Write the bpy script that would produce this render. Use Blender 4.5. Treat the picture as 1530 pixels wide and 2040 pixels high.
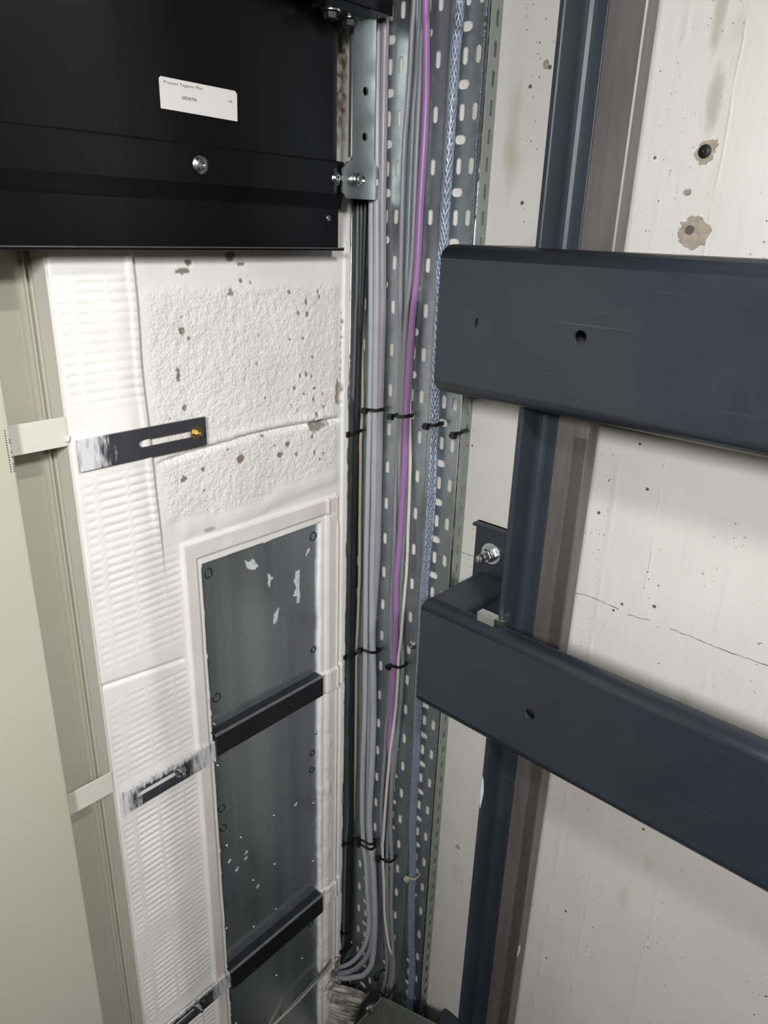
import bpy, bmesh, math, random
import numpy as np
from mathutils import Vector, Matrix

for o in list(bpy.data.objects):
    bpy.data.objects.remove(o, do_unlink=True)
SC = bpy.context.scene
COL = SC.collection
R = math.radians

# ------------------------------------------------------------------ camera
# shaft corner: wall_front lies in Y = 0, wall_right in X = 0, eye height is z = 0
YAW, PITCH, ROLL, FPX = 0.847108, 0.3708226, -0.03357749, 1450.09
cam_data = bpy.data.cameras.new('camera')
cam = bpy.data.objects.new('camera', cam_data)
COL.objects.link(cam)
sy, cy, sp, cp = math.sin(YAW), math.cos(YAW), math.sin(PITCH), math.cos(PITCH)
fwd = Vector((sy * cp, cy * cp, -sp))
rgt0 = Vector((cy, -sy, 0))
dwn0 = fwd.cross(rgt0)
rgt = rgt0 * math.cos(ROLL) + dwn0 * math.sin(ROLL)
dwn = dwn0 * math.cos(ROLL) - rgt0 * math.sin(ROLL)
M = Matrix((rgt, -dwn, -fwd)).transposed().to_4x4()
M.translation = Vector((-1.119, -1.0732, 0.0))
cam.matrix_world = M
cam_data.sensor_fit = 'VERTICAL'
cam_data.sensor_height = 24.0
cam_data.lens = 24.0 * FPX / 2040.0
cam_data.clip_start = 0.02
SC.camera = cam

# ------------------------------------------------------------------ world, lamps, exposure
w = bpy.data.worlds.new('shaft_air'); SC.world = w; w.use_nodes = True
w.node_tree.nodes['Background'].inputs[0].default_value = (0.9, 0.95, 1.0, 1)
w.node_tree.nodes['Background'].inputs[1].default_value = 0.05

def area(name, loc, target, sx, sy_, power, col=(1, 0.96, 0.9), spread=180):
    l = bpy.data.lights.new(name, 'AREA'); l.shape = 'RECTANGLE'
    l.size, l.size_y, l.energy, l.color = sx, sy_, power, col; l.spread = R(spread)
    o = bpy.data.objects.new(name, l); COL.objects.link(o)
    o.location = loc
    o.rotation_euler = (Vector(target) - Vector(loc)).to_track_quat('-Z', 'Y').to_euler()
    return o
area('shaft_lamp_a', (-0.042, -1.98, 1.50), (-0.60, 0.0, -1.20), 0.008, 0.05, 20.0, (1, 0.985, 0.965))
area('shaft_lamp_b', (-2.08, -1.50, 0.42), (0.0, -0.45, -0.55), 0.30, 0.30, 18.0, (1, 0.99, 0.982), 112)
area('added_fill_lamp_d', (-1.35, -2.08, 0.85), (-0.45, 0.0, -0.50), 0.20, 0.20, 9.0, (1, 0.988, 0.978), 95)  # added fill lamp out of view, brightens the front wall

vs = SC.view_settings
vs.view_transform = 'Standard'; vs.look = 'None'; vs.exposure = 0.0; vs.gamma = 1.0
vs.use_curve_mapping = False

# ------------------------------------------------------------------ materials
def srgb(r, g, b):
    f = lambda c: (c / 255 / 12.92) if c / 255 <= 0.04045 else ((c / 255 + 0.055) / 1.055) ** 2.4
    return (f(r), f(g), f(b), 1.0)

class NT:
    def __init__(self, name):
        self.m = bpy.data.materials.new(name); self.m.use_nodes = True
        self.t = self.m.node_tree; self.b = self.t.nodes['Principled BSDF']
        self.co = self.t.nodes.new('ShaderNodeTexCoord')
    def n(self, typ, props=None, **ins):
        nd = self.t.nodes.new(typ)
        for k, v in (props or {}).items(): setattr(nd, k, v)
        for k, v in ins.items(): self.put(nd, k, v)
        return nd
    def put(self, nd, k, v):
        s = nd.inputs[int(k[1:])] if k[0] == 'i' and k[1:].isdigit() else nd.inputs[k.replace('_', ' ')]
        if hasattr(v, 'links') or isinstance(v, bpy.types.NodeSocket): self.t.links.new(v, s)
        else: s.default_value = v
    def mapping(self, scale=(1, 1, 1)):
        return self.n('ShaderNodeMapping', Vector=self.co.outputs['Object'], Scale=scale).outputs[0]
    def noise(self, scale, detail=3.0, rough=0.55, stretch=None):
        v = self.mapping(stretch) if stretch else self.co.outputs['Object']
        return self.n('ShaderNodeTexNoise', Vector=v, Scale=scale, Detail=detail, Roughness=rough).outputs[0]
    def voro(self, scale, feature='F1', stretch=None):
        v = self.mapping(stretch) if stretch else self.co.outputs['Object']
        return self.n('ShaderNodeTexVoronoi', {'feature': feature}, Vector=v, Scale=scale)
    def ramp(self, fac, a, b, ca=0.0, cb=1.0):
        return self.n('ShaderNodeMapRange', {'clamp': True}, i0=fac, i1=a, i2=b, i3=ca, i4=cb).outputs[0]
    def mix(self, fac, a, b):
        nd = self.t.nodes.new('ShaderNodeMix'); nd.data_type = 'RGBA'
        for i, v in ((0, fac), (6, a), (7, b)):
            if isinstance(v, bpy.types.NodeSocket): self.t.links.new(v, nd.inputs[i])
            else: nd.inputs[i].default_value = v
        return nd.outputs[2]
    def math(self, op, a, b=0.0):
        return self.n('ShaderNodeMath', {'operation': op}, i0=a, i1=b).outputs[0]
    def bump(self, h, strength=0.3, dist=0.002, prev=None):
        nd = self.n('ShaderNodeBump', Height=h, Strength=strength, Distance=dist)
        if prev is not None: self.t.links.new(prev, nd.inputs['Normal'])
        return nd.outputs[0]
    def out(self, color, rough=0.5, metal=0.0, normal=None, spec=0.5, coat=0.0):
        for k, v in (('Base Color', color), ('Roughness', rough), ('Metallic', metal), ('Specular IOR Level', spec), ('Coat Weight', coat)):
            if isinstance(v, bpy.types.NodeSocket): self.t.links.new(v, self.b.inputs[k])
            else: self.b.inputs[k].default_value = v
        if normal is not None: self.t.links.new(normal, self.b.inputs['Normal'])
        return self.m

def simple(name, rgb, rough=0.5, metal=0.0, var=0.12, scale=40.0, bump=0.0, spec=0.5, stretch=None, rvar=0.1, coat=0.0):
    k = NT(name)
    c = srgb(*rgb); d = tuple(x * (1 - var) for x in c[:3]) + (1,); e = tuple(min(1, x * (1 + var)) for x in c[:3]) + (1,)
    f = k.noise(scale, 3, stretch=stretch)
    col = k.mix(k.ramp(f, 0.3, 0.7), d, e)
    rg = k.ramp(k.noise(scale * 0.4, 2), 0.3, 0.7, max(0.03, rough - rvar), min(1, rough + rvar))
    nm = k.bump(f, bump, 0.001) if bump else None
    return k.out(col, rg, metal, nm, spec, coat)

def make_paint_wall():          # thick white paint with pigment tints carried on the mesh (pink primer, brown grime, bare block)
    k = NT('white_wall_paint')
    at = k.n('ShaderNodeAttribute', {'attribute_name': 'tint'})
    sep = k.n('ShaderNodeSeparateColor', i0=at.outputs['Color'])
    base = k.mix(k.ramp(k.noise(9, 4), 0.3, 0.7), srgb(224, 222, 218), srgb(236, 234, 230))
    base = k.mix(sep.outputs[0], base, srgb(196, 172, 162))
    base = k.mix(sep.outputs[1], base, k.mix(k.noise(220, 3), srgb(92, 76, 58), srgb(150, 132, 112)))
    base = k.mix(sep.outputs[2], base, k.mix(k.noise(160, 3), srgb(96, 88, 80), srgb(170, 158, 145)))
    fine = k.noise(260, 3); b = k.bump(fine, 0.12, 0.0012)
    peel = k.math('MULTIPLY', k.math('ADD', k.noise(190, 2, 0.6), k.math('MULTIPLY', k.noise(85, 2), 0.6)), at.outputs['Alpha'])
    b = k.bump(peel, 0.75, 0.0035, b)
    b = k.bump(k.noise(60, 3, stretch=(1, 1, 0.4)), 0.25, 0.002, b)
    return k.out(base, k.ramp(fine, 0.3, 0.7, 0.5, 0.75), 0, b, 0.35)

def make_concrete():            # painted concrete of the right wall: pits, brushed streaks, board joints
    k = NT('painted_concrete')
    base = k.mix(k.ramp(k.noise(2.2, 4), 0.32, 0.68), srgb(206, 203, 198), srgb(220, 218, 213))
    base = k.mix(k.ramp(k.noise(5, 3, stretch=(1, 1, 0.22)), 0.55, 0.8, 0, 0.45), base, srgb(196, 191, 182))
    # yellowish leak stains, patches with a shape of their own
    st = k.math('MULTIPLY', k.ramp(k.noise(3.3, 2, stretch=(1, 3.0, 1.1)), 0.66, 0.78), 0.5)
    base = k.mix(st, base, srgb(164, 152, 128))
    # pits: clusters of small dark blow holes
    v = k.voro(95); clus = k.ramp(k.noise(9, 3, stretch=(1, 2.0, 0.6)), 0.50, 0.66)
    lim = k.math('MULTIPLY', k.noise(95, 1), 0.34)
    pit = k.math('MULTIPLY', k.math('LESS_THAN', v.outputs['Distance'], k.math('SUBTRACT', lim, 0.055)), clus)
    v2 = k.voro(23); rare = k.math('LESS_THAN', v2.outputs['Distance'], k.ramp(k.n('ShaderNodeSeparateColor', i0=v2.outputs['Color']).outputs[0], 0.4, 1.0, 0.0, 0.075))
    pit = k.math('MAXIMUM', pit, rare)
    base = k.mix(pit, base, srgb(98, 94, 88))
    # one leak stain beside the guide rail, near the top
    p0 = k.n('ShaderNodeSeparateXYZ', Vector=k.co.outputs['Object'])
    for yc, zc, ry, rz, am in ((-.652, .175, .012, .050, .42), (-.640, .275, .010, .045, .40)):
        q = k.math('ADD', k.math('POWER', k.math('ABSOLUTE', k.math('DIVIDE', k.math('SUBTRACT', p0.outputs[1], yc), ry)), 2.0), k.math('POWER', k.math('ABSOLUTE', k.math('DIVIDE', k.math('SUBTRACT', p0.outputs[2], zc), rz)), 2.0))
        q = k.math('ADD', q, k.math('MULTIPLY', k.math('SUBTRACT', k.noise(40, 3), .5), 1.4))
        base = k.mix(k.ramp(q, .1, 1.1, am, 0.0), base, srgb(128, 118, 96))
    # trowel relief
    b = k.bump(k.noise(30, 4, stretch=(1, 1.6, 0.25)), 0.24, 0.004)
    b = k.bump(k.noise(180, 2), 0.12, 0.001, b)
    b = k.bump(k.math('SUBTRACT', 1.0, pit), 0.5, 0.002, b)
    xyz = k.n('ShaderNodeSeparateXYZ', Vector=k.co.outputs['Object'])
    wob = k.math('MULTIPLY', k.math('SUBTRACT', k.noise(7, 3), 0.5), 0.016)
    for yj, wd, s in ((-0.597, 0.007, 0.40), (-0.674, 0.003, 0.40), (-0.80, 0.008, 0.3), (-0.90, 0.007, 0.3)):
        d = k.math('ABSOLUTE', k.math('ADD', k.math('SUBTRACT', xyz.outputs[1], yj), wob))
        b = k.bump(k.math('MULTIPLY', k.ramp(d, 0.0, wd, 1.0, 0.0), k.ramp(k.noise(14, 3), .40, .62)), s, 0.002, b)
    return k.out(base, 0.62, 0, b, 0.35)

def make_galv(name, rgb=(168, 176, 178), rough=0.36, var=0.2):
    k = NT(name)
    v = k.voro(110, stretch=(1, 1, 0.6))
    s = k.n('ShaderNodeSeparateColor', i0=v.outputs['Color']).outputs[0]
    c = srgb(*rgb); d = tuple(x * (1 - var) for x in c[:3]) + (1,); e = tuple(min(1, x * (1 + var)) for x in c[:3]) + (1,)
    col = k.mix(k.math('ADD', k.math('MULTIPLY', s, 0.4), k.math('MULTIPLY', k.noise(14, 4), 0.6)), d, e)
    rg = k.ramp(k.noise(26, 4, stretch=(1, 1, 0.3)), 0.3, 0.7, rough - 0.1, rough + 0.12)
    return k.out(col, rg, 0.92, k.bump(k.noise(320, 2), 0.05, 0.0006))

def make_sheet():               # dark brushed sheet of the blanking panels, streaked from top to bottom
    k = NT('dark_galvanised_sheet')
    st = k.noise(26, 4, stretch=(1, 1, 0.03))
    col = k.mix(k.ramp(st, 0.35, 0.65), srgb(196, 204, 207), srgb(212, 219, 221))
    col = k.mix(k.ramp(k.noise(60, 4, stretch=(1, 1, 0.25)), 0.62, 0.75, 0, 0.3), col, srgb(222, 226, 228))
    rg = k.ramp(st, 0.35, 0.65, 0.20, 0.30)
    return k.out(col, rg, 0.88, k.bump(k.noise(5, 1, stretch=(1, 1, 0.06)), 0.03, 0.004))

def make_blue():                # dark blue-grey paint with scuffs
    k = NT('blue_grey_paint')
    col = k.mix(k.ramp(k.noise(5, 4), 0.35, 0.7), srgb(41, 46, 55), srgb(47, 53, 62))
    scr = k.ramp(k.noise(3.0, 5, 0.6, stretch=(1, 1.0, 60)), 0.62, 0.66, 0, 0.22)
    sc = k.math('MULTIPLY', scr, k.ramp(k.noise(4, 2), 0.5, 0.65))
    col = k.mix(sc, col, srgb(108, 114, 124))
    dots = k.math('LESS_THAN', k.voro(30).outputs['Distance'], k.ramp(k.noise(11, 1), 0.62, 0.8, 0.0, 0.05))
    col = k.mix(k.math('MULTIPLY', dots, 0.5), col, srgb(150, 152, 156))
    rg = k.ramp(k.noise(6, 4), 0.35, 0.65, 0.34, 0.5)
    return k.out(col, rg, 0.0, k.bump(k.noise(420, 2), 0.06, 0.0006), 0.5)

def make_blade():               # machined guide blade with a darker stripe along its outer half
    k = NT('machined_rail_steel')
    st = k.noise(40, 4, stretch=(1, 1, 0.12))
    col = k.mix(k.ramp(st, 0.35, 0.65), srgb(108, 104, 102), srgb(126, 122, 119))
    xyz = k.n('ShaderNodeSeparateXYZ', Vector=k.co.outputs['Object'])
    dark_stripe = k.math('MULTIPLY', k.math('LESS_THAN', k.math('ADD', xyz.outputs[1], k.math('MULTIPLY', k.noise(9, 2), 0.006)), -0.5665),
                 k.math('MULTIPLY', k.math('LESS_THAN', xyz.outputs[2], -0.288), k.math('GREATER_THAN', xyz.outputs[1], -0.5905)))
    col = k.mix(k.math('MULTIPLY', dark_stripe, 0.55), col, srgb(70, 66, 64))
    return k.out(col, 0.48, 0.55, k.bump(st, 0.06, 0.0008))

def make_dirty():               # plaster smeared over cables: white patches, brown streaks
    k = NT('dirty_plaster')
    f = k.ramp(k.noise(16, 4, 0.6, stretch=(1, 1, 3.2)), .36, .60)
    return k.out(k.mix(f, srgb(84, 74, 68), srgb(196, 189, 182)), .8, 0, k.bump(k.noise(60, 3), .4, .003))

def make_cream(name, a, b):
    k = NT(name)
    return k.out(k.mix(k.ramp(k.noise(2.0, 3), 0.3, 0.7), srgb(*a), srgb(*b)), k.ramp(k.noise(30, 2), 0.3, 0.7, 0.38, 0.5), 0, k.bump(k.noise(300, 2), 0.05, 0.0006))

MAT = {
    'wall': make_paint_wall(), 'concrete': make_concrete(), 'galv': make_galv('galvanised_steel', rough=0.42),
    'galv_light': make_galv('zinc_plate', (168, 174, 172), 0.34, 0.1), 'sheet': make_sheet(), 'blue': make_blue(), 'blade': make_blade(),
    'cream': make_cream('cream_enamel', (188, 185, 168), (195, 192, 177)), 'cream2': make_cream('cream_primer', (206, 204, 192), (216, 214, 204)),
    'black': simple('black_enamel', (11, 11, 13), 0.34, 0, 0.12, 6, 0.0, 0.3),
    'black_bar': simple('black_bar_paint', (30, 30, 33), 0.4, 0, 0.15, 14),
    'chrome': simple('bright_zinc', (206, 210, 212), 0.22, 1.0, 0.08, 200),
    'brass': simple('yellow_passivated', (178, 158, 104), 0.3, 0.9, 0.2, 160),
    'label': simple('label_paper', (222, 220, 217), 0.55, 0, 0.02, 60), 'ink': simple('label_ink', (46, 46, 48), 0.6, 0, 0.05, 60),
    'marker': simple('marker_ink', (16, 17, 20), 0.5, 0, 0.05, 60),
    'scrap': simple('paper_scrap', (205, 207, 208), 0.7, 0, 0.12, 120, 0.3),
    'cable_black': simple('black_cable', (30, 30, 33), 0.42, 0, 0.1, 30), 'cable_dark': simple('dark_grey_cable', (88, 92, 95), 0.42, 0, 0.1, 30),
    'cable_grey': simple('light_grey_cable', (160, 162, 168), 0.42, 0, 0.05, 20), 'cable_grey2': simple('warm_grey_cable', (142, 139, 145), 0.42, 0, 0.05, 20),
    'cable_mid': simple('mid_grey_cable', (130, 129, 134), 0.42, 0, 0.06, 20), 'cable_green': simple('green_grey_cable', (122, 130, 131), 0.42, 0, 0.06, 20),
    'cable_beige': simple('beige_cable', (150, 144, 130), 0.5, 0, 0.06, 20), 'cable_white': simple('off_white_cable', (200, 194, 186), 0.5, 0, 0.06, 30),
    'purple': simple('purple_cable', (148, 108, 156), 0.4, 0, 0.05, 20), 'tie': simple('black_nylon', (20, 20, 22), 0.3, 0, 0.1, 60),
    'tie_clear': simple('pale_nylon', (168, 162, 150), 0.35, 0, 0.1, 60),
    'strand': simple('steel_strand', (158, 166, 180), 0.38, 0.75, 0.12, 60), 'core': simple('rope_core', (70, 76, 90), 0.5, 0.3, 0.1, 100),
    'bare': simple('bare_concrete', (158, 150, 136), 0.9, 0, 0.22, 90, 0.6), 'hole': simple('black_plug', (22, 23, 27), 0.6, 0, 0.1, 50),
    'pit': simple('pit_floor', (44, 42, 40), 0.85, 0, 0.2, 12, 0.3), 'block': simple('bare_block', (124, 121, 116), 0.9, 0, 0.15, 9, 0.4), 'plaster': make_dirty(),
    'zinc_angle': simple('grey_zinc_angle', (134, 138, 132), 0.4, 0.5, 0.12, 20),
    'lip_highlight': simple('painted_lip_highlight', (92, 92, 96), 0.35, 0.2, 0.15, 40),
    'bar_highlight': simple('painted_bar_highlight', (118, 118, 120), 0.4, 0.3, 0.15, 40),
    'crack': simple('crack_dark', (88, 84, 80), 0.9, 0, 0.1, 50),
}
def clear_sheath():
    k = NT('clear_sheath'); k.out(srgb(190, 205, 232), 0.08, 0, None, 0.6); k.b.inputs['Alpha'].default_value = 0.16
    return k.m
MAT['sheath'] = clear_sheath()

# ------------------------------------------------------------------ mesh helpers
def link(name, me, mat=None, parent=None):
    o = bpy.data.objects.new(name, me); COL.objects.link(o)
    if mat: me.materials.append(MAT[mat])
    if parent is not None:
        o.parent = parent
        if parent.parent is None: o.matrix_parent_inverse = Matrix.Translation(-Vector(parent.location))
    return o
def obj(name, bm, mat, parent=None, smooth=False, bevel=0.0, seg=2):
    bmesh.ops.recalc_face_normals(bm, faces=bm.faces)
    me = bpy.data.meshes.new(name); bm.to_mesh(me); bm.free()
    if smooth:
        for p in me.polygons: p.use_smooth = True
    o = link(name, me, mat, parent)
    if bevel:
        b = o.modifiers.new('edge', 'BEVEL'); b.width = bevel; b.segments = seg; b.limit_method = 'ANGLE'; b.angle_limit = R(35)
    return o
def thing(name, loc, label, cat, group=None):
    o = bpy.data.objects.new(name, None); COL.objects.link(o); o.location = loc
    o.empty_display_size = 0.02
    return tag(o, label, cat, group)
def tag(o, label, cat, group=None):
    o['label'] = label; o['category'] = cat
    if group: o['group'] = group
    return o
def struct(o):
    o['kind'] = 'structure'; return o
def B(): return bmesh.new()
def box(bm, x0, x1, y0, y1, z0, z1):
    v = [bm.verts.new(p) for p in ((x0, y0, z0), (x1, y0, z0), (x1, y1, z0), (x0, y1, z0), (x0, y0, z1), (x1, y0, z1), (x1, y1, z1), (x0, y1, z1))]
    for f in ((0, 3, 2, 1), (4, 5, 6, 7), (0, 1, 5, 4), (1, 2, 6, 5), (2, 3, 7, 6), (3, 0, 4, 7)): bm.faces.new([v[i] for i in f])
    return bm
def frame(d):
    d = Vector(d).normalized(); a = Vector((0, 0, 1)) if abs(d.z) < 0.9 else Vector((1, 0, 0))
    u = d.cross(a).normalized(); return d, u, d.cross(u)
def lathe(bm, p, d, prof, seg=20, phase=0.0):
    """profile of (distance along axis, radius) turned about the axis d through p"""
    d, u, v = frame(d); rings = []
    for t, r in prof:
        c = Vector(p) + d * t
        rings.append([bm.verts.new(c + (u * math.cos(phase + 2 * math.pi * i / seg) + v * math.sin(phase + 2 * math.pi * i / seg)) * max(r, 1e-5)) for i in range(seg)])
    for a, b in zip(rings, rings[1:]):
        for i in range(seg): bm.faces.new((a[i], a[(i + 1) % seg], b[(i + 1) % seg], b[i]))
    bm.faces.new(rings[0][::-1]); bm.faces.new(rings[-1])
    return bm
def resample(pts, step):
    P = [Vector(p) for p in pts]; out = []
    P = [P[0] * 2 - P[1]] + P + [P[-1] * 2 - P[-2]]
    for i in range(1, len(P) - 2):
        a, b, c, d = P[i - 1:i + 3]; n = max(1, int((c - b).length / step))
        for k in range(n):
            t = k / n
            out.append(0.5 * ((2 * b) + (c - a) * t + (2 * a - 5 * b + 4 * c - d) * t * t + (3 * b - a - 3 * c + d) * t ** 3))
    out.append(P[-2]); return out
def tube(bm, pts, r, seg=10, step=0.02, smooth_path=True):
    P = resample(pts, step) if smooth_path else [Vector(p) for p in pts]
    rings = []; ref = None
    for i, p in enumerate(P):
        d = (P[min(i + 1, len(P) - 1)] - P[max(i - 1, 0)]).normalized()
        if ref is None: _, u, _ = frame(d)
        else: u = (ref - d * ref.dot(d)).normalized()
        ref = u; v = d.cross(u)
        rr = r[i] if isinstance(r, list) else r
        rings.append([bm.verts.new(p + (u * math.cos(2 * math.pi * k / seg) + v * math.sin(2 * math.pi * k / seg)) * rr) for k in range(seg)])
    for a, b in zip(rings, rings[1:]):
        for k in range(seg): bm.faces.new((a[k], a[(k + 1) % seg], b[(k + 1) % seg], b[k]))
    bm.faces.new(rings[0][::-1]); bm.faces.new(rings[-1])
    return bm
def plate(bm, outline, holes, to3, depth):
    """flat plate with holes: outline and holes in 2D, to3(u, v, w) places it, w runs 0..depth through the thickness"""
    loops = [outline] + holes; ed = []; front = []
    for lp in loops:
        vs_ = [bm.verts.new(to3(u, v, 0.0)) for u, v in lp]; front.append(vs_)
        ed += [bm.edges.new((vs_[i], vs_[(i + 1) % len(vs_)])) for i in range(len(vs_))]
    g = bmesh.ops.triangle_fill(bm, use_beauty=True, edges=ed)
    fs = [f for f in g['geom'] if isinstance(f, bmesh.types.BMFace)]
    if depth:
        back = [[bm.verts.new(to3(u, v, depth)) for u, v in lp] for lp in loops]
        mp = {a: b for fa, ba in zip(front, back) for a, b in zip(fa, ba)}
        for f in fs: bm.faces.new([mp[v] for v in reversed(f.verts)])
        for fa, ba in zip(front, back):
            for i in range(len(fa)):
                j = (i + 1) % len(fa); bm.faces.new((fa[i], fa[j], ba[j], ba[i]))
    return bm
def circle(u, v, r, n=20, sv=1.0):
    return [(u + r * math.cos(2 * math.pi * i / n), v + r * sv * math.sin(2 * math.pi * i / n)) for i in range(n)]
def slot(u, v, hu, hv, n=8):
    """stadium outline with half sizes hu, hv"""
    r = min(hu, hv); out = []
    for q, (cu, cv) in enumerate(((hu - r, hv - r), (-(hu - r), hv - r), (-(hu - r), -(hv - r)), (hu - r, -(hv - r)))):
        for i in range(n // 2 + 1):
            a = math.pi / 2 * (q + i / (n / 2)); out.append((u + cu + r * math.cos(a), v + cv + r * math.sin(a)))
    res = []
    for p in out:
        if not res or math.hypot(p[0] - res[-1][0], p[1] - res[-1][1]) > 1e-6: res.append(p)
    if math.hypot(res[0][0] - res[-1][0], res[0][1] - res[-1][1]) < 1e-6: res.pop()
    return res
def extrude_poly(bm, pts, to3, a, b):
    A = [bm.verts.new(to3(u, v, a)) for u, v in pts]; Bv = [bm.verts.new(to3(u, v, b)) for u, v in pts]
    for i in range(len(pts)):
        j = (i + 1) % len(pts); bm.faces.new((A[i], A[j], Bv[j], Bv[i]))
    bm.faces.new(A[::-1]); bm.faces.new(Bv)
    return bm
def text(name, s, size, mat, parent, origin, sx=1.0, spacing=1.0):
    cu = bpy.data.curves.new(name, 'FONT'); cu.body = s; cu.size = size; cu.space_character = spacing; cu.extrude = 0.0001
    t = bpy.data.objects.new(name + '_curve', cu); COL.objects.link(t)
    bpy.context.view_layer.update()
    me = bpy.data.meshes.new_from_object(t.evaluated_get(bpy.context.evaluated_depsgraph_get()))
    bpy.data.objects.remove(t, do_unlink=True); bpy.data.curves.remove(cu)
    me.transform(Matrix(((sx, 0, 0, origin[0]), (0, 0, -1, origin[1]), (0, 1, 0, origin[2]), (0, 0, 0, 1))))
    me.materials.clear()
    return link(name, me, mat, parent)

rng = np.random.default_rng(11)
def vnoise(x, y, scale, seed=0, octaves=1):
    out = np.zeros_like(x); amp = 1.0; tot = 0.0
    for o in range(octaves):
        g = np.random.default_rng(seed + o * 17).random((256, 256))
        u, v = x * scale, y * scale
        iu, iv = np.floor(u).astype(int), np.floor(v).astype(int); fu, fv = u - iu, v - iv
        fu = fu * fu * (3 - 2 * fu); fv = fv * fv * (3 - 2 * fv)
        G = lambda a, b: g[a % 256, b % 256]
        out += amp * ((G(iu, iv) * (1 - fu) + G(iu + 1, iv) * fu) * (1 - fv) + (G(iu, iv + 1) * (1 - fu) + G(iu + 1, iv + 1) * fu) * fv)
        tot += amp; amp *= 0.5; scale *= 2.03
    return out / tot
def sstep(a, b, x):
    t = np.clip((x - a) / (b - a), 0, 1); return t * t * (3 - 2 * t)
def band(x, a, b, s):
    return sstep(a - s, a + s, x) * (1 - sstep(b - s, b + s, x))

# ------------------------------------------------------------------ the shaft
ZB, ZT, XL, YR = -2.75, 2.25, -2.15, -2.15
def slab(name, x0, x1, y0, y1, z0, z1, mat):
    return struct(obj(name, box(B(), x0, x1, y0, y1, z0, z1), mat))
slab('floor', XL - .1, .1, YR - .1, .4, ZB - .1, ZB, 'pit')
slab('ceiling', XL - .1, .1, YR - .1, .4, ZT, ZT + .1, 'block')
slab('wall_left', XL - .1, XL, YR - .1, .4, ZB, ZT, 'block')
slab('wall_rear', XL, .1, YR - .1, YR, ZB, ZT, 'block')
wall_right = slab('wall_right', 0.0, .1, YR, .4, ZB, ZT, 'concrete')

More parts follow.
